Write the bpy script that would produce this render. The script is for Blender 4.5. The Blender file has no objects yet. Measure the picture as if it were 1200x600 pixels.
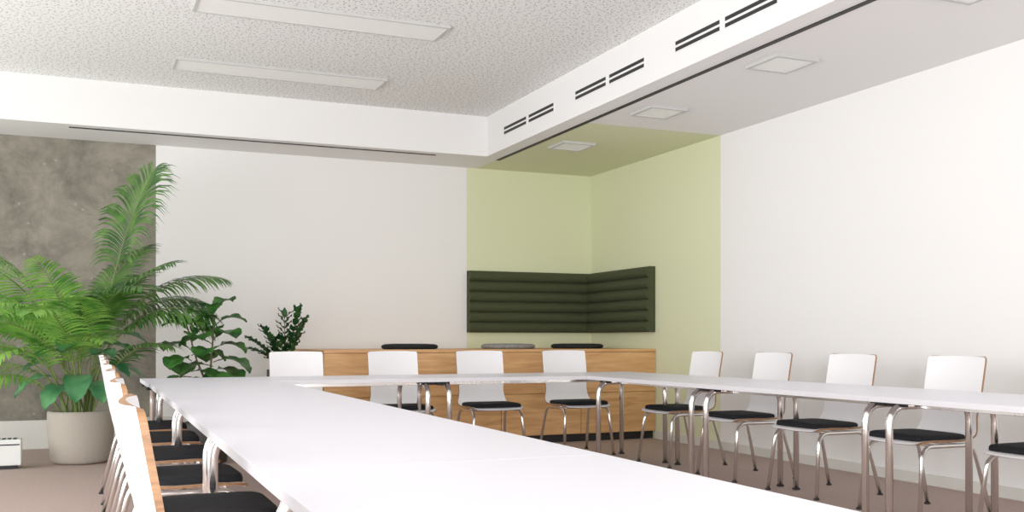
import bpy, bmesh, math, random
from mathutils import Vector, Matrix
random.seed(7)
scene = bpy.context.scene
COL = scene.collection
try:
    scene.view_settings.view_transform = 'Standard'
    scene.view_settings.look = 'None'
    scene.view_settings.exposure = 0.0
    scene.view_settings.gamma = 1.12
except Exception:
    pass

# ------------------------------------------------------------ materials
def srgb(r, g, b):
    def f(c):
        c /= 255.0
        return c/12.92 if c <= 0.04045 else ((c+0.055)/1.055)**2.4
    return (f(r), f(g), f(b), 1)

def mat(name, col, rough=0.6, metal=0.0, noise=0.0, scale=20.0, bump=0.0, bscale=200.0, spec=0.5):
    m = bpy.data.materials.new(name); m.use_nodes = True
    nt = m.node_tree; b = nt.nodes['Principled BSDF']
    b.inputs['Base Color'].default_value = col
    b.inputs['Roughness'].default_value = rough
    b.inputs['Metallic'].default_value = metal
    b.inputs['Specular IOR Level'].default_value = spec
    tc = nt.nodes.new('ShaderNodeTexCoord')
    if noise > 0:
        n = nt.nodes.new('ShaderNodeTexNoise'); n.inputs['Scale'].default_value = scale
        n.inputs['Detail'].default_value = 6
        nt.links.new(tc.outputs['Object'], n.inputs['Vector'])
        mx = nt.nodes.new('ShaderNodeMix'); mx.data_type = 'RGBA'
        nt.links.new(n.outputs['Fac'], mx.inputs['Factor'])
        mx.inputs['A'].default_value = tuple(c*(1-noise) for c in col[:3])+(1,)
        mx.inputs['B'].default_value = tuple(min(1, c*(1+noise)) for c in col[:3])+(1,)
        nt.links.new(mx.outputs['Result'], b.inputs['Base Color'])
    if bump > 0:
        n2 = nt.nodes.new('ShaderNodeTexNoise'); n2.inputs['Scale'].default_value = bscale
        nt.links.new(tc.outputs['Object'], n2.inputs['Vector'])
        bp = nt.nodes.new('ShaderNodeBump'); bp.inputs['Strength'].default_value = bump
        bp.inputs['Distance'].default_value = 0.005
        nt.links.new(n2.outputs['Fac'], bp.inputs['Height'])
        nt.links.new(bp.outputs['Normal'], b.inputs['Normal'])
    return m

M_wall = mat('wall_white_paint', srgb(237, 236, 234), 0.85, noise=0.01, scale=2, bump=0.05, bscale=150)
M_bulk = mat('bulkhead_white_paint', srgb(235, 234, 233), 0.85, noise=0.01, scale=2)
M_green = mat('green_wall_paint', srgb(219, 223, 185), 0.85, noise=0.01, scale=2)
M_black = mat('black_slot', srgb(22, 22, 24), 0.6, noise=0.1, scale=30)
M_fabric = mat('black_upholstery', srgb(34, 35, 38), 0.95, noise=0.2, scale=300, bump=0.3, bscale=400, spec=0.2)
M_olive = mat('dark_green_velvet', srgb(62, 68, 44), 0.85, noise=0.12, scale=60, bump=0.2, bscale=300, spec=0.3)
M_pat = mat('grey_pattern_fabric', srgb(130, 128, 126), 0.9, noise=0.7, scale=40)
M_chrome = mat('chrome', srgb(238, 236, 234), 0.18, metal=1.0, noise=0.02, scale=5)
M_laminate = mat('white_laminate', srgb(238, 237, 239), 0.35, noise=0.01, scale=5)
M_table = mat('white_table_laminate', srgb(226, 225, 235), 0.34, noise=0.01, scale=3)
M_tedge = mat('table_edge', srgb(212, 210, 215), 0.4, noise=0.01, scale=3)
M_base = mat('baseboard_cream', srgb(214, 212, 205), 0.6, noise=0.02, scale=3)
M_pot = mat('planter_stoneware', srgb(168, 160, 148), 0.7, noise=0.06, scale=25, bump=0.1, bscale=80)
M_pot2 = mat('dark_pot', srgb(60, 58, 56), 0.6, noise=0.1, scale=25)
M_soil = mat('soil', srgb(50, 38, 28), 1.0, noise=0.4, scale=60, bump=0.8, bscale=60)
M_stem = mat('palm_cane', srgb(112, 132, 68), 0.5, noise=0.25, scale=20)
M_bark = mat('bark', srgb(95, 80, 60), 0.8, noise=0.25, scale=40)
M_frame = mat('window_frame', srgb(90, 90, 92), 0.4, noise=0.02, scale=5)
M_metalw = mat('white_metal', srgb(228, 230, 228), 0.4, noise=0.01, scale=5)
M_lframe = mat('luminaire_frame', srgb(190, 190, 188), 0.5, noise=0.01, scale=5)

def leafmat(name, c1, c2, rough=0.4, nscale=5):
    m = mat(name, c1, rough)
    nt = m.node_tree; b = nt.nodes['Principled BSDF']
    tc = nt.nodes.new('ShaderNodeTexCoord')
    n = nt.nodes.new('ShaderNodeTexNoise'); n.inputs['Scale'].default_value = nscale
    nt.links.new(tc.outputs['Object'], n.inputs['Vector'])
    r = nt.nodes.new('ShaderNodeValToRGB')
    r.color_ramp.elements[0].position = .35; r.color_ramp.elements[1].position = .65
    r.color_ramp.elements[0].color = c1; r.color_ramp.elements[1].color = c2
    nt.links.new(n.outputs['Fac'], r.inputs['Fac'])
    nt.links.new(r.outputs['Color'], b.inputs['Base Color'])
    t = nt.nodes.new('ShaderNodeBsdfTranslucent')
    nt.links.new(r.outputs['Color'], t.inputs['Color'])
    ms = nt.nodes.new('ShaderNodeMixShader'); ms.inputs['Fac'].default_value = 0.3
    nt.links.new(b.outputs[0], ms.inputs[1]); nt.links.new(t.outputs[0], ms.inputs[2])
    nt.links.new(ms.outputs[0], nt.nodes['Material Output'].inputs['Surface'])
    return m
M_palm = leafmat('palm_leaf', srgb(48, 92, 38), srgb(96, 144, 60))
M_areca = leafmat('areca_leaf_light', srgb(84, 146, 56), srgb(144, 192, 84), .4, 7)
M_broad = leafmat('broad_leaf', srgb(58, 124, 78), srgb(108, 172, 116), 0.3)
M_fig = leafmat('fig_leaf', srgb(36, 82, 36), srgb(76, 130, 56), 0.3, 9)
M_zz = leafmat('zz_leaf', srgb(26, 66, 34), srgb(54, 104, 50), 0.25, 9)

def ceiling_mat():
    m = mat('perforated_acoustic_ceiling', srgb(226, 225, 222), 0.9)
    nt = m.node_tree; b = nt.nodes['Principled BSDF']
    tc = nt.nodes.new('ShaderNodeTexCoord')
    cols = []
    for sc, th in ((23.0, 0.15), (37.0, 0.12)):
        v = nt.nodes.new('ShaderNodeTexVoronoi'); v.voronoi_dimensions = '2D'
        v.inputs['Scale'].default_value = sc
        nt.links.new(tc.outputs['Object'], v.inputs['Vector'])
        lt = nt.nodes.new('ShaderNodeMath'); lt.operation = 'LESS_THAN'
        lt.inputs[1].default_value = th
        nt.links.new(v.outputs['Distance'], lt.inputs[0]); cols.append(lt)
    mx = nt.nodes.new('ShaderNodeMath'); mx.operation = 'MAXIMUM'
    nt.links.new(cols[0].outputs[0], mx.inputs[0]); nt.links.new(cols[1].outputs[0], mx.inputs[1])
    mix = nt.nodes.new('ShaderNodeMix'); mix.data_type = 'RGBA'
    mix.inputs['A'].default_value = srgb(234, 234, 232); mix.inputs['B'].default_value = srgb(155, 153, 150)
    nt.links.new(mx.outputs[0], mix.inputs['Factor'])
    nt.links.new(mix.outputs['Result'], b.inputs['Base Color'])
    return m
M_ceil = ceiling_mat()

def concrete_mat():
    m = mat('raw_concrete', srgb(140, 134, 124), 0.8)
    nt = m.node_tree; b = nt.nodes['Principled BSDF']
    tc = nt.nodes.new('ShaderNodeTexCoord')
    n = nt.nodes.new('ShaderNodeTexNoise'); n.inputs['Scale'].default_value = 2.4; n.inputs['Detail'].default_value = 12
    n.inputs['Roughness'].default_value = 0.72; n.inputs['Distortion'].default_value = .3
    nt.links.new(tc.outputs['Object'], n.inputs['Vector'])
    r = nt.nodes.new('ShaderNodeValToRGB')
    e = r.color_ramp.elements
    e[0].position = .33; e[0].color = srgb(94, 90, 80)
    e[1].position = .67; e[1].color = srgb(152, 146, 132)
    nt.links.new(n.outputs['Fac'], r.inputs['Fac'])
    v = nt.nodes.new('ShaderNodeTexVoronoi'); v.inputs['Scale'].default_value = 7
    nt.links.new(tc.outputs['Object'], v.inputs['Vector'])
    lt = nt.nodes.new('ShaderNodeMath'); lt.operation = 'LESS_THAN'; lt.inputs[1].default_value = 0.09
    nt.links.new(v.outputs['Distance'], lt.inputs[0])
    mul = nt.nodes.new('ShaderNodeMath'); mul.operation = 'MULTIPLY'; mul.inputs[1].default_value = .35
    nt.links.new(lt.outputs[0], mul.inputs[0])
    mix = nt.nodes.new('ShaderNodeMix'); mix.data_type = 'RGBA'
    nt.links.new(mul.outputs[0], mix.inputs['Factor'])
    nt.links.new(r.outputs['Color'], mix.inputs['A']); mix.inputs['B'].default_value = srgb(180, 174, 160)
    nt.links.new(mix.outputs['Result'], b.inputs['Base Color'])
    bp = nt.nodes.new('ShaderNodeBump'); bp.inputs['Strength'].default_value = 0.3; bp.inputs['Distance'].default_value = .01
    nt.links.new(n.outputs['Fac'], bp.inputs['Height']); nt.links.new(bp.outputs['Normal'], b.inputs['Normal'])
    return m
M_conc = concrete_mat()

def wood_mat(name, c1, c2, stretch=(1.2, 12, 12), rough=0.45):
    m = mat(name, c1, rough)
    nt = m.node_tree; b = nt.nodes['Principled BSDF']
    tc = nt.nodes.new('ShaderNodeTexCoord')
    mp = nt.nodes.new('ShaderNodeMapping'); mp.inputs['Scale'].default_value = stretch
    nt.links.new(tc.outputs['Object'], mp.inputs['Vector'])
    n = nt.nodes.new('ShaderNodeTexNoise'); n.inputs['Scale'].default_value = 2.0; n.inputs['Detail'].default_value = 8
    n.inputs['Distortion'].default_value = 0.6
    nt.links.new(mp.outputs[0], n.inputs['Vector'])
    r = nt.nodes.new('ShaderNodeValToRGB')
    r.color_ramp.elements[0].position = .3; r.color_ramp.elements[1].position = .72
    r.color_ramp.elements[0].color = c1; r.color_ramp.elements[1].color = c2
    nt.links.new(n.outputs['Fac'], r.inputs['Fac']); nt.links.new(r.outputs['Color'], b.inputs['Base Color'])
    return m
M_oak = wood_mat('oak_veneer', srgb(194, 140, 86), srgb(226, 178, 122))
M_ply = wood_mat('plywood_edge', srgb(128, 90, 58), srgb(176, 130, 88), (10, 10, 60))

def floor_mat():
    m = mat('floor_carpet', srgb(160, 140, 134), 0.85)
    nt = m.node_tree; b = nt.nodes['Principled BSDF']
    tc = nt.nodes.new('ShaderNodeTexCoord')
    n = nt.nodes.new('ShaderNodeTexNoise'); n.inputs['Scale'].default_value = 60; n.inputs['Detail'].default_value = 4
    nt.links.new(tc.outputs['Object'], n.inputs['Vector'])
    mix = nt.nodes.new('ShaderNodeMix'); mix.data_type = 'RGBA'
    nt.links.new(n.outputs['Fac'], mix.inputs['Factor'])
    mix.inputs['A'].default_value = srgb(146, 125, 117); mix.inputs['B'].default_value = srgb(182, 161, 151)
    nt.links.new(mix.outputs['Result'], b.inputs['Base Color'])
    return m
M_floor = floor_mat()

def emit_mat(name, col, s):
    m = mat(name, col, 0.5)
    b = m.node_tree.nodes['Principled BSDF']
    b.inputs['Emission Color'].default_value = col
    b.inputs['Emission Strength'].default_value = s
    return m
M_diff = emit_mat('luminaire_diffuser', srgb(226, 226, 222), 0.12)

# ------------------------------------------------------------ helpers
def empty(name, loc=(0, 0, 0), rz=0):
    e = bpy.data.objects.new(name, None); COL.objects.link(e)
    e.location = loc; e.rotation_euler = (0, 0, rz); e.empty_display_size = .1
    return e

def obj(name, me, parent=None, mats=(), smooth=False):
    for m in mats: me.materials.append(m)
    if smooth:
        for p in me.polygons: p.use_smooth = True
    o = bpy.data.objects.new(name, me); COL.objects.link(o)
    if parent: o.parent = parent
    return o

def mesh(name, v, f):
    me = bpy.data.meshes.new(name); me.from_pydata([tuple(p) for p in v], [], f); me.update(); return me

def boxmesh(name, boxes, bevel=0.0, seg=2):
    """boxes: list of (x0,x1,y0,y1,z0,z1[,mat])"""
    bm = bmesh.new()
    for b in boxes:
        x0, x1, y0, y1, z0, z1 = b[:6]; mi = b[6] if len(b) > 6 else 0
        vs = [bm.verts.new(p) for p in ((x0,y0,z0),(x1,y0,z0),(x1,y1,z0),(x0,y1,z0),(x0,y0,z1),(x1,y0,z1),(x1,y1,z1),(x0,y1,z1))]
        for q in ((3,2,1,0),(4,5,6,7),(0,1,5,4),(1,2,6,5),(2,3,7,6),(3,0,4,7)):
            f = bm.faces.new([vs[i] for i in q]); f.material_index = mi
    if bevel > 0:
        bmesh.ops.bevel(bm, geom=bm.edges[:], offset=bevel, segments=seg, affect='EDGES', profile=0.5)
    me = bpy.data.meshes.new(name); bm.to_mesh(me); bm.free(); return me

def box(name, b, m, parent=None, bevel=0.0):
    return obj(name, boxmesh(name, [b], bevel), parent, [m])

def rounded_path(pts, r, n=6):
    pts = [Vector(p) for p in pts]; out = [pts[0]]
    for i in range(1, len(pts)-1):
        a, b, c = pts[i-1], pts[i], pts[i+1]
        d1 = (a-b).normalized(); d2 = (c-b).normalized()
        rr = min(r, (a-b).length*.49, (c-b).length*.49)
        p1 = b+d1*rr; p2 = b+d2*rr
        for k in range(n+1):
            t = k/n; out.append(p1*(1-t)**2 + b*2*t*(1-t) + p2*t*t)
    out.append(pts[-1]); return out

def tube_geo(V, F, path, r, seg=10, taper=None):
    path = [Vector(p) for p in path]; base = len(V); n = len(path)
    prev = None
    for i, p in enumerate(path):
        t = (path[min(i+1, n-1)] - path[max(i-1, 0)]).normalized()
        if prev is None:
            a = Vector((1, 0, 0)) if abs(t.x) < .8 else Vector((0, 1, 0))
            u = t.cross(a).normalized()
        else:
            u = (prev - t*prev.dot(t)).normalized()
        prev = u; w = t.cross(u)
        rr = r if taper is None else r*(1-(1-taper)*i/(n-1))
        for k in range(seg):
            an = 2*math.pi*k/seg
            V.append(p + u*math.cos(an)*rr + w*math.sin(an)*rr)
    for i in range(n-1):
        for k in range(seg):
            a = base+i*seg+k; b = base+i*seg+(k+1) % seg
            F.append((a, b, b+seg, a+seg))
    F.append(tuple(base+k for k in reversed(range(seg))))
    F.append(tuple(base+(n-1)*seg+k for k in range(seg)))

def lathe(name, prof, seg=40):
    V = []; F = []
    for (r, z) in prof:
        for k in range(seg):
            a = 2*math.pi*k/seg; V.append((r*math.cos(a), r*math.sin(a), z))
    for i in range(len(prof)-1):
        for k in range(seg):
            a = i*seg+k; b = i*seg+(k+1) % seg
            F.append((a, b, b+seg, a+seg))
    F.append(tuple(reversed(range(seg))))
    F.append(tuple((len(prof)-1)*seg+k for k in range(seg)))
    return mesh(name, V, F)

# ------------------------------------------------------------ room
XL, XR, YF, YB = -2.4, 5.53, -2.6, 10.5
ZS, ZC, ZT = 2.945, 3.357, 3.6
BX, BY = 3.92, 9.77
floor = box('floor', (XL-.2, XR+.2, YF-.2, YB+.2, -.12, 0), M_floor)
ceiling = box('ceiling', (XL-.2, BX, YF-.2, BY, ZC, ZT), M_ceil)
bulk = empty('ceiling_bulkhead')
box('bulkhead_back', (XL-.2, BX, BY, YB+.2, ZS, ZT), M_bulk, bulk)
box('bulkhead_side', (BX, XR+.2, YF-.2, 7.9, ZS, ZT), M_bulk, bulk)
box('bulkhead_corner', (BX, 4.09, 7.9, YB+.2, ZS, ZT), M_bulk, bulk)
box('bulkhead_painted', (4.09, XR+.2, 7.9, YB+.2, ZS, ZT), M_green, bulk)
# back wall: concrete | white | green
box('wall_back_concrete', (XL-.2, .70, YB, YB+.2, 0, ZS), M_conc)
box('wall_back', (.70, 3.97, YB, YB+.2, 0, ZS), M_wall)
box('wall_back_green', (3.97, XR+.2, YB, YB+.2, 0, ZS), M_green)
box('wall_right', (XR, XR+.2, YF-.2, 7.9, 0, ZS), M_wall)
box('wall_right_green', (XR, XR+.2, 7.9, YB, 0, ZS), M_green)
# left wall with windows
wins = [(-1.8, 0.6), (1.2, 3.6), (4.2, 6.6), (7.2, 9.6)]
boxes = [(XL-.2, XL, YF-.2, YB, 0, .35), (XL-.2, XL, YF-.2, YB, 2.95, ZC)]
ys = [YF-.2]+[w for p in wins for w in p]+[YB]
for i in range(0, len(ys), 2):
    boxes.append((XL-.2, XL, ys[i], ys[i+1], .35, 2.95))
obj('wall_left', boxmesh('wall_left', boxes), None, [M_wall])
for i, (a, b) in enumerate(wins):
    fr = []
    for (y0, y1) in ((a, a+.06), (b-.06, b), ((a+b)/2-.03, (a+b)/2+.03)):
        fr.append((XL-.13, XL-.07, y0, y1, .35, 2.95))
    fr += [(XL-.125, XL-.075, a, b, .35, .41), (XL-.125, XL-.075, a, b, 2.89, 2.95)]
    obj('window_%d' % (i+1), boxmesh('window', fr), None, [M_frame])
# front wall (behind the camera) with windows
fw = [(-1.9, 0.4), (0.9, 3.2)]
boxes = [(XL, XR, YF-.2, YF, 0, .35)]
xs = [XL, fw[0][0], fw[0][1], fw[1][0], fw[1][1], XR]
for i in range(0, 6, 2):
    boxes.append((xs[i], xs[i+1], YF-.2, YF, .35, 2.85))
boxes.append((XL, BX, YF-.2, YF, 2.85, ZC))
boxes.append((BX, XR, YF-.2, YF, 2.85, ZS))
obj('wall_front', boxmesh('wall_front', boxes), None, [M_wall])
for i, (a, b) in enumerate(fw):
    fr = []
    for (x0, x1) in ((a, a+.06), (b-.06, b), ((a+b)/2-.03, (a+b)/2+.03)):
        fr.append((x0, x1, YF-.13, YF-.07, .35, 2.85))
    fr += [(a, b, YF-.125, YF-.075, .35, .41), (a, b, YF-.125, YF-.075, 2.79, 2.85)]
    obj('window_%d' % (i+5), boxmesh('window', fr), None, [M_frame])
# trims
box('baseboard_back', (XL, 2.0, YB-.03, YB, 0, .27), M_base, bevel=.004)
box('baseboard_right', (XR-.015, XR, YF, 9.02, 0, .08), M_base, bevel=.003)
box('trim_1', (-.08, 3.40, 9.885, 9.915, ZS-.006, ZS), M_black)
box('trim_2', (4.085, 4.125, YF, 9.92, ZS-.006, ZS), M_black)

# ventilation grilles
for k in range(6):
    y0 = 8.14 - 1.575*k
    g = empty('ventilation_grille', (BX, y0+.58, 3.12))
    bx = []
    for (a, b) in ((-.58, -.02), (.02, .58)):
        bx.append((-.006, 0, a, b, -.044, .044, 0))
        for z in (-.022, .022):
            bx.append((-.009, -.005, a+.012, b-.012, z-.013, z+.013, 1))
    obj('grille_plate', boxmesh('grille', bx), g, [M_bulk, M_black])

# luminaires
for k in range(6):
    yc = 8.875 - 1.655*k
    e = empty('ceiling_light_panel', (1.635, yc, ZC))
    L, W = .9, .18
    obj('frame', boxmesh('lf', [(-L, L, -W, -W+.02, -.02, 0), (-L, L, W-.02, W, -.02, 0), (-L, -L+.02, -W+.02, W-.02, -.02, 0), (L-.02, L, -W+.02, W-.02, -.02, 0)]), e, [M_lframe])
    obj('diffuser', boxmesh('ld', [(-L+.02, L-.02, -W+.02, W-.02, -.012, 0)]), e, [M_diff])
for k in range(7):
    yc = 8.87 - 1.61*k
    e = empty('ceiling_downlight', (4.46, yc, ZS))
    W = .175
    obj('frame', boxmesh('df', [(-W, W, -W, -W+.025, -.022, 0), (-W, W, W-.025, W, -.022, 0), (-W, -W+.025, -W+.025, W-.025, -.022, 0), (W-.025, W, -W+.025, W-.025, -.022, 0)]), e, [M_lframe])
    obj('diffuser', boxmesh('dd', [(-W+.025, W-.025, -W+.025, W-.025, -.014, 0)]), e, [M_diff])

# ------------------------------------------------------------ wooden bench
BZ = .935; bx0, bx1, by0 = 2.04, XR-.002, 9.05
bench = empty('wooden_platform_bench')
box('carcass', (bx0+.02, bx1, by0+.022, YB-.002, .08, BZ-.03), M_oak, bench)
box('plinth', (bx0+.05, bx1, by0+.06, YB-.002, 0, .08), M_black, bench)
box('top_board', (bx0, bx1, by0, YB-.002, BZ-.028, BZ), M_oak, bench, .003)
bxs = []
n = 4; w = (bx1-bx0)/n
for i in range(n):
    for (z0, z1) in ((.085, .49), (.496, BZ-.034)):
        bxs.append((bx0+i*w+.003, bx0+(i+1)*w-.003, by0+.002, by0+.02, z0, z1))
obj('front_panels', boxmesh('front_panels', bxs, .002, 1), bench, [M_oak])
# seat cushions
def cushion_mesh():
    r = .285; pr = [(.01, 0), (r-.03, 0), (r-.008, .008), (r, .024), (r-.008, .04), (r-.035, .05), (r-.12, .054), (.01, .055)]
    return lathe('cushion', pr, 40)
cm = cushion_mesh()
for (x, y, m) in ((3.05, 9.68, M_fabric), (4.13, 9.7, M_pat), (4.95, 9.72, M_fabric)):
    me = cm.copy(); o = obj('round_seat_cushion', me, None, [m], True); o.location = (x, y, BZ)
# channel-tufted back cushions
def channel_prof(z0, z1, n, th):
    pts = [(0, z0)]
    h = (z1-z0)/n
    for i in range(n):
        for k in range(0, 9):
            t = k/8
            pts.append((th*.62+th*.38*math.sin(math.pi*t)**.6, z0+h*(i+t)))
    pts.append((0, z1)); return pts
def channel(name, a, b, z0, z1, n, th, axis, parent):
    pr = channel_prof(z0, z1, n, th); V = []; F = []; N = len(pr)
    for s in (a, b):
        for (d, z) in pr:
            V.append((s, YB-.002-d, z) if axis == 'x' else (XR-.002-d, s, z))
    for i in range(N):
        j = (i+1) % N; F.append((i, j, N+j, N+i))
    F.append(tuple(range(N))); F.append(tuple(reversed(range(N, 2*N))))
    return obj(name, mesh(name, V, F), parent, [M_olive])
bc = empty('upholstered_wall_backrest')
channel('panel_back', 3.97, XR-.005, 1.11, 1.795, 6, .12, 'x', bc)
channel('panel_side', 9.06, YB-.125, 1.11, 1.795, 6, .12, 'y', bc)

# ------------------------------------------------------------ tables
def table(name, cx, cy, L, W, rz):
    """long side local x"""
    e = empty(name, (cx, cy, 0), rz)
    top = boxmesh('top', [(-L/2+.0004, L/2-.0004, -W/2, W/2, .712, .74)], .0016, 2)
    o = obj('tabletop', top, e, [M_table, M_tedge])
    for p in o.data.polygons:
        if abs(p.normal.z) < .5: p.material_index = 1
    V = []; F = []
    for sx in (-1, 1):
        x = sx*(L/2-.085)
        path = rounded_path([(x, -W/2+.06, .012), (x, -W/2+.06, .691), (x, W/2-.06, .691), (x, W/2-.06, .012)], .11, 8)
        tube_geo(V, F, path, .0195, 12)
    obj('leg_frames', mesh('leg_frames', V, F), e, [M_chrome], True)
    bx = []
    for sx in (-1, 1):
        for sy in (-1, 1):
            x = sx*(L/2-.085); y = sy*(W/2-.06)
            bx.append((x-.02, x+.02, y-.02, y+.02, 0, .014))
        bx.append((sx*(L/2-.085)-.035, sx*(L/2-.085)+.035, -.09, .09, .70, .712))
        for sy in (-1, 1):
            xx = sorted((sx*(L/2-.004), sx*(L/2-.11)))
            bx.append((xx[0], xx[1], sy*(W/2-.14)-.025, sy*(W/2-.14)+.025, .685, .7115))
    obj('glides_and_brackets', boxmesh('gl', bx, .003, 1), e, [M_black])
    obj('rails', boxmesh('rails', [(-L/2+.1, L/2-.1, y-.012, y+.012, .682, .711) for y in (-W/2+.2, W/2-.2)], .002, 1), e, [M_chrome])
    return e
W = .855
edges = [7.149, 5.66, 4.03, 2.40, .77]
for a, b in zip(edges[:-1], edges[1:]):
    table('conference_table', 4.155, (a+b)/2, a-b, W, math.pi/2)
for a, b in ((.42, 2.5), (2.5, 4.58)):
    table('conference_table', (a+b)/2, 7.15+W/2, b-a, W, 0)
sk = math.radians(.75)
p0 = Vector((.86, 7.142)); dirv = Vector((-math.sin(sk), -math.cos(sk)))
for k in range(5):
    c = p0+dirv*(1.63*(k+.5))
    table('conference_table', c.x, c.y, 1.63, W, math.pi/2-sk)

# ------------------------------------------------------------ chairs
def chair_meshes():
    prof = [(.248, .425), (.246, .431), (.235, .438), (.21, .443), (.12, .445), (.04, .443), (-.04, .442), (-.10, .445), (-.14, .453),
            (-.17, .468), (-.192, .492), (-.206, .525), (-.218, .57), (-.232, .64), (-.246, .71), (-.259, .79), (-.270, .85), (-.277, .89), (-.2805, .91), (-.2825, .920), (-.284, .926), (-.285, .93)]
    pl = [Vector((0, y, z)) for y, z in prof]
    s = [0]
    for i in range(1, len(pl)): s.append(s[-1]+(pl[i]-pl[i-1]).length)
    S = s[-1]; nx = 14; V = []; F = []
    def width(i):
        z = prof[i][1]; y = prof[i][0]
        k = min(1, max(0, (z-.45)/.25))
        w = .235 - .013*k - .02*math.sin(math.pi*k)
        r = .022 if s[i] > .3 else .04
        for d in (s[i], S-s[i]):
            if d < r: w -= r - math.sqrt(max(0, r*r-(r-d)**2))
        return w
    for i, p in enumerate(pl):
        w = width(i); back = min(1, max(0, (p.z-.46)/.15))
        for k in range(nx+1):
            u = -1+2*k/nx
            V.append((u*w, p.y + back*.022*u*u, p.z + (1-back)*.006*u*u))
    for i in range(len(pl)-1):
        for k in range(nx):
            a = i*(nx+1)+k; F.append((a, a+1, a+nx+2, a+nx+1))
    shell = mesh('chair_shell', V, F)
    # seat pad
    V = []; F = []; n = 40; hw, y0, y1 = .226, -.135, .240
    cy = (y0+y1)/2; hy = (y1-y0)/2
    rings = [(1.0, .449), (1.0, .466), (.975, .478), (.9, .483), (.5, .484)]
    for (sc, z) in rings:
        for k in range(n):
            a = 2*math.pi*k/n; c, d = math.cos(a), math.sin(a); e = .28
            V.append((hw*sc*math.copysign(abs(c)**e, c), cy+hy*sc*math.copysign(abs(d)**e, d), z))
    for i in range(len(rings)-1):
        for k in range(n):
            a = i*n+k; b = i*n+(k+1) % n; F.append((a, b, b+n, a+n))
    F.append(tuple(reversed(range(n)))); F.append(tuple((len(rings)-1)*n+k for k in range(n)))
    pad = mesh('chair_pad', V, F)
    V = []; F = []
    for sx in (-1, 1):
        path = rounded_path([(sx*.245, .262, .008), (sx*.215, .215, .420), (sx*.215, -.165, .420), (sx*.245, -.27, .008)], .075, 7)
        tube_geo(V, F, path, .0125, 10)
    for y in (.10, -.08):
        tube_geo(V, F, [(-.215, y, .420), (.215, y, .420)], .009, 8)
    frame = mesh('chair_frame', V, F)
    feet = boxmesh('chair_feet', [(sx*.245-.015, sx*.245+.015, y-.015, y+.015, 0, .012) for sx in (-1, 1) for y in (.262, -.27)], .003, 1)
    for m_, ms in ((shell, (M_laminate, M_ply)), (pad, (M_fabric,)), (frame, (M_chrome,)), (feet, (M_black,))):
        for q in ms: m_.materials.append(q)
        for p in m_.polygons: p.use_smooth = True
    return shell, pad, frame, feet
CS = chair_meshes()
def chair(x, y, rz):
    e = empty('conference_chair', (x, y, 0), rz)
    for nm, me in zip(('shell', 'seat_pad', 'leg_frame', 'feet'), CS):
        o = obj(nm, me, e)
        if nm == 'shell':
            md = o.modifiers.new('sol', 'SOLIDIFY'); md.thickness = .012; md.offset = 0
            md.material_offset_rim = 1
            md.use_quality_normals = True
            es = o.modifiers.new('es', 'EDGE_SPLIT'); es.split_angle = math.radians(50)
    return e
rj = lambda a: random.uniform(-a, a)
for y in (7.15, 6.27, 5.41, 4.53, 3.66, 2.78):
    chair(4.61, y, math.pi/2+rj(.03))
for x in (1.66, 2.50, 3.30, 4.15):
    chair(x, 8.17, math.pi+rj(.03))
for k, y in enumerate((1.76, 2.64, 3.52, 4.40, 5.28, 6.16, 7.02)):
    chair(.35+.01*k, y, -math.pi/2+rj(.03))

# ------------------------------------------------------------ plants
def frond(V, F, SV, SF, base, az, e0, e1, L, start=.35, leaf=.34, n=34, wid=.026, droop=.5, twist=0.):
    N = 40; p = Vector(base); path = [p.copy()]; dirs = []
    for i in range(N):
        t = i/N; e = math.radians(e0+(e1-e0)*t**1.6)
        d = Vector((math.cos(az)*math.cos(e), math.sin(az)*math.cos(e), math.sin(e)))
        dirs.append(d); p = p+d*(L/N); path.append(p.copy())
    dirs.append(dirs[-1])
    tube_geo(SV, SF, path[::2], .009, 6, .25)
    for i in range(n):
        t = start+(1-start)*(i+.5)/n
        q = t*N; k = min(int(q), N-1); fr = q-k
        pos = path[k].lerp(path[k+1], fr); d = dirs[k]
        side = Vector((-math.sin(az), math.cos(az), 0))
        side = (Matrix.Rotation(twist, 3, d) @ side).normalized()
        up = side.cross(d); up = up if up.z > 0 or abs(twist) > .5 else -up
        tt = (t-start)/(1-start)
        ll = leaf*(.45+.75*math.sin(math.pi*min(1, tt*.9+.12)))*random.uniform(.9, 1.08)
        for sgn in (-1, 1):
            fw = .45+.9*tt
            ld = (side*sgn + d*fw*random.uniform(.85, 1.15) + up*.25).normalized()
            wv = ld.cross(up).normalized()
            c = pos.copy(); dd = ld.copy(); M = 5
            base_i = len(V)
            for m in range(M+1):
                s = m/M
                w = wid*.5*(math.sin(math.pi*(s*.86+.1))**.8 if s < 1 else .05)
                V.append(c-wv*w); V.append(c+wv*w)
                dd = (dd+Vector((0, 0, -droop*.32))*(.5+s)).normalized()
                c = c+dd*(ll/M)
            for m in range(M):
                a = base_i+2*m; F.append((a, a+1, a+3, a+2))

def broad(V, F, base, d, L, Wd, droop=.5, wide=.5, n=9):
    d = d.normalized(); up = Vector((0, 0, 1))
    side = d.cross(up).normalized(); c = Vector(base); dd = d.copy(); b0 = len(V)
    for i in range(n+1):
        s = i/n
        w = Wd*.5*max(.02, math.sin(math.pi*s**wide)**.75 if 0 < s < 1 else 0.02)
        nn = side.cross(dd).normalized()
        for u in (-1, -.5, 0, .5, 1):
            V.append(c+side*u*w+nn*(abs(u)*w*.28 + .012*math.sin(s*18+u*3)*abs(u)))
        dd = (dd+Vector((0, 0, -droop/n))).normalized(); c = c+dd*(L/n)
    for i in range(n):
        for k in range(4):
            a = b0+i*5+k; F.append((a, a+1, a+6, a+5))

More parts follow.
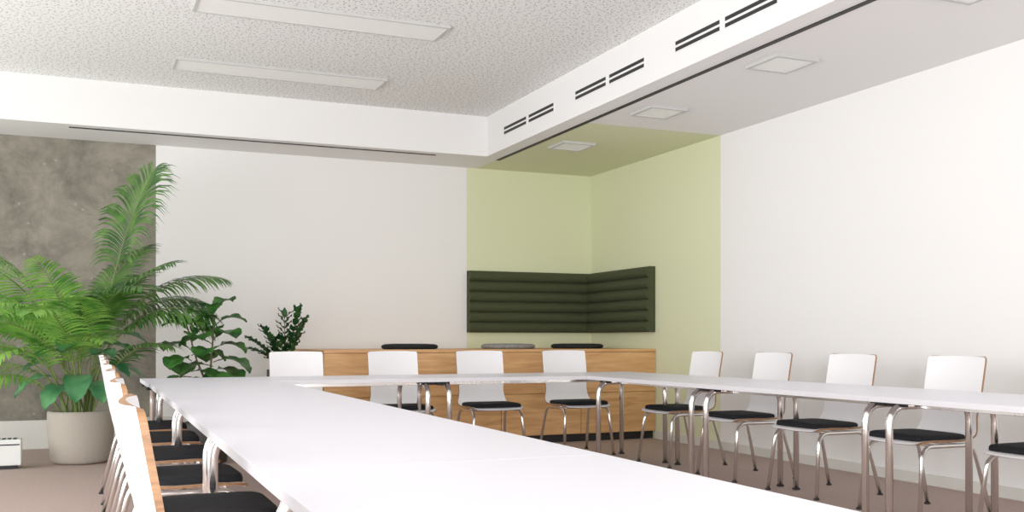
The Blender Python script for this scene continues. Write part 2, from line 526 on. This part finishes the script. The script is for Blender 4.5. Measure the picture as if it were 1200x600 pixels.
def pot(parent, prof, m, soil_r, soil_z):
    obj('pot', lathe('pot', prof), parent, [m], True)
    obj('soil', lathe('soil', [(soil_r, soil_z-.03), (soil_r, soil_z-.005), (.02, soil_z+.01)]), parent, [M_soil])

palm = empty('potted_palm', (.02, 9.2, 0))
pot(palm, [(.17, 0), (.215, .006), (.235, .03), (.25, .15), (.262, .3), (.262, .42), (.256, .437), (.245, .437), (.24, .42), (.24, .38), (.02, .37)], M_pot, .238, .40)
A = math.radians
V, F, SV, SF = [], [], [], []
V2, F2 = [], []
# azimuth: 0=+X(right), 180=left, 270=towards camera
dark = [ # az, e0, e1, L, start, leaf, twist, droop
    (5, 85, 64, 2.17, .60, .62, .3, .85),
    (-8, 83, -12, 1.80, .50, .34, .2, .8),
    (-25, 80, -35, 1.62, .50, .34, .3, .8),
    (12, 82, -20, 1.62, .50, .32, -.2, .8),
    (-15, 84, -50, 1.6, .50, .32, .1, .8),
    (-60, 82, -10, 1.6, .45, .34, .1, .6),
    (165, 84, 14, 1.85, .6, .32, .2, .6),
    (60, 84, 20, 1.5, .5, .30, 0, .6),
    (30, 86, 30, 1.7, .5, .32, 0, .6),
    (-40, 70, -20, 1.1, .42, .28, 0, .6),
    (320, 84, 10, 1.65, .48, .34, .3, .6)]
for (az, e0, e1, L, st, lf, tw, dr) in dark:
    b = (random.uniform(-.07, .10), random.uniform(-.09, .09), .38)
    frond(V, F, SV, SF, b, A(az), e0, e1, L, st, lf, n=int(L*22), droop=dr, wid=.021, twist=tw)
light = [(180, 80, -10, 1.5), (195, 74, -35, 1.4), (215, 76, -30, 1.4), (235, 68, -40, 1.2), (175, 58, -45, 1.1),
         (250, 78, -20, 1.45), (150, 78, -20, 1.3), (205, 86, 10, 1.6), (222, 56, -40, .95), (290, 74, -25, 1.2), (245, 84, 20, 1.55), (270, 84, 0, 1.35), (190, 84, 25, 1.5),
         (200, 66, -30, 1.25), (185, 78, 0, 1.55), (230, 82, -20, 1.5), (300, 86, 10, 1.3), (100, 86, 20, 1.4)]
for (az, e0, e1, L) in light:
    b = (random.uniform(-.14, .04), random.uniform(-.12, .09), .38)
    frond(V2, F2, SV, SF, b, A(az), e0, e1, L, .42, random.uniform(.23, .30), n=int(L*19), droop=random.uniform(.3, .7), wid=.023, twist=rj(.6))
obj('palm_fronds', mesh('palm_fronds', V, F), palm, [M_palm])
obj('areca_fronds', mesh('areca_fronds', V2, F2), palm, [M_areca])
obj('stems', mesh('stems', SV, SF), palm, [M_stem], True)
V, F, SV, SF = [], [], [], []
for i, (az, el, r, z, L) in enumerate([(200, 10, .22, .72, .36), (235, 0, .2, .66, .34), (265, -5, .18, .74, .36), (290, 5, .2, .68, .34), (180, 15, .2, .84, .34),
                       (320, 20, .18, .82, .33), (215, 25, .15, .92, .32), (340, 20, .16, .98, .34), (250, 30, .14, .98, .32), (300, 35, .2, .9, .3), (10, 30, .22, 1.05, .34), (355, 10, .25, .8, .32)]):
    a = A(az); e = A(el)
    d = Vector((math.cos(a)*math.cos(e), math.sin(a)*math.cos(e), math.sin(e)))
    b = Vector((math.cos(a)*r, math.sin(a)*r, z))
    tube_geo(SV, SF, rounded_path([(math.cos(a)*.05, math.sin(a)*.05, .38), (math.cos(a)*.08, math.sin(a)*.08, z-.05), b], .15, 6), .005, 6)
    broad(V, F, b, d, L, L*.6, 1.3, .75)
obj('broad_leaves', mesh('broad_leaves', V, F), palm, [M_broad], True)
obj('leaf_stalks', mesh('leaf_stalks', SV, SF), palm, [M_stem], True)

# fiddle-leaf fig
fig = empty('potted_fiddle_leaf_fig', (.99, 8.76, 0))
pot(fig, [(.12, 0), (.16, .01), (.19, .3), (.19, .34), (.175, .34), (.172, .3), (.02, .29)], M_pot2, .172, .31)
V, F, SV, SF = [], [], [], []
tr = rounded_path([(0, 0, .28), (.02, .0, .7), (.06, -.02, 1.24)], .2, 8)
tube_geo(SV, SF, tr, .014, 8, .5)
tube_geo(SV, SF, [(0.02, 0, .6), (-.08, .02, .85), (-.16, 0, 1.14)], .01, 8, .5)
k = 0
for (cx, cy, z0, z1, n) in ((.05, -.03, .66, 1.24, 17), (-.14, 0, .72, 1.12, 10)):
    for i in range(n):
        t = i/(n-1); az = k*2.4+rj(.2); k += 1; el = A(5+50*t)
        d = Vector((math.cos(az)*math.cos(el), math.sin(az)*math.cos(el)*.8, math.sin(el)))
        b = Vector((cx*.9, cy, z0+(z1-z0)*t)); b2 = b+d*.05
        tube_geo(SV, SF, [b, b2], .004, 6)
        L = random.uniform(.27, .34)*(1-.25*t)
        broad(V, F, b2, d, L, L*.82, 1.5, 1.35)
obj('leaves', mesh('fig_leaves', V, F), fig, [M_fig], True)
obj('trunk', mesh('fig_trunk', SV, SF), fig, [M_bark], True)

# zz plant
zz = empty('potted_zz_plant', (1.84, 9.86, 0))
pot(zz, [(.13, 0), (.15, .01), (.17, .5), (.17, .74), (.155, .74), (.152, .7), (.02, .69)], M_pot2, .152, .71)
V, F, SV, SF = [], [], [], []
for (az, lean, L) in ((15, 24, .52), (175, 50, .42), (200, 30, .44), (80, 12, .56), (320, 14, .60), (150, 62, .36), (250, 42, .4)):
    a = A(az); p = Vector((math.cos(a)*.03, math.sin(a)*.03, .69)); path = [p.copy()]
    for i in range(10):
        e = A(90-lean*(.4+.8*i/10)); d = Vector((math.cos(a)*math.cos(e), math.sin(a)*math.cos(e), math.sin(e)))
        p = p+d*L/10; path.append(p.copy())
        if i > 2:
            s = Vector((-math.sin(a), math.cos(a), 0))
            for sg in (-1, 1):
                broad(V, F, p, s*sg*.8+d*1.2+Vector((rj(.3), rj(.3), 0)), .12, .058, .3, .85, 5)
    broad(V, F, p, d, .11, .055, .2, .85, 5)
    tube_geo(SV, SF, path, .008, 6, .4)
obj('leaves', mesh('zz_leaves', V, F), zz, [M_zz], True)
obj('stalks', mesh('zz_stalks', SV, SF), zz, [M_stem], True)

# small floor convector, far left
cv = empty('floor_convector', (-.62, 9.0, 0))
obj('casing', boxmesh('casing', [(-.2, .2, -.09, .09, .03, .235)], .006, 2), cv, [M_metalw])
obj('base', boxmesh('base', [(-.17, .17, -.07, .07, 0, .03)]), cv, [M_black])
obj('top_slots', boxmesh('slots', [(-.18+.04*i, -.155+.04*i, -.06, .06, .235, .238) for i in range(9)]+[(-.17, .19, -.0925, -.09, .19, .2)]), cv, [M_black])

# ------------------------------------------------------------ lights
def area(name, loc, rot, sx, sy, power, col=(1, 1, 1)):
    l = bpy.data.lights.new(name, 'AREA'); l.shape = 'RECTANGLE'; l.size = sx; l.size_y = sy; l.energy = power; l.color = col
    o = bpy.data.objects.new(name, l); COL.objects.link(o); o.location = loc; o.rotation_euler = rot; return o
for i, (a, b) in enumerate(wins):
    area('window_daylight', (XL-.3, (a+b)/2, 1.55), (0, math.radians(-90-12), 0), 2.6, 2.4, (128, 124, 112, 84)[i], (1, .993, .99))
for i, (a, b) in enumerate(fw):
    area('window_daylight', ((a+b)/2, YF-.3, 1.5), (math.radians(90+14), 0, 0), 2.3, 2.5, 178, (1, .993, .99))
w = bpy.data.worlds.new('World'); scene.world = w; w.use_nodes = True
w.node_tree.nodes['Background'].inputs[0].default_value = (.95, .97, 1, 1)
w.node_tree.nodes['Background'].inputs[1].default_value = .9

# ------------------------------------------------------------ camera
cd = bpy.data.cameras.new('camera'); cam = bpy.data.objects.new('camera', cd); COL.objects.link(cam)
cd.sensor_width = 36; cd.lens = 1180/1200*36; cd.shift_y = 98/1200; cd.clip_start = .05
cam.location = (0, 0, 1.03); cam.rotation_euler = (math.radians(90), 0, -math.radians(23.29))
scene.camera = cam
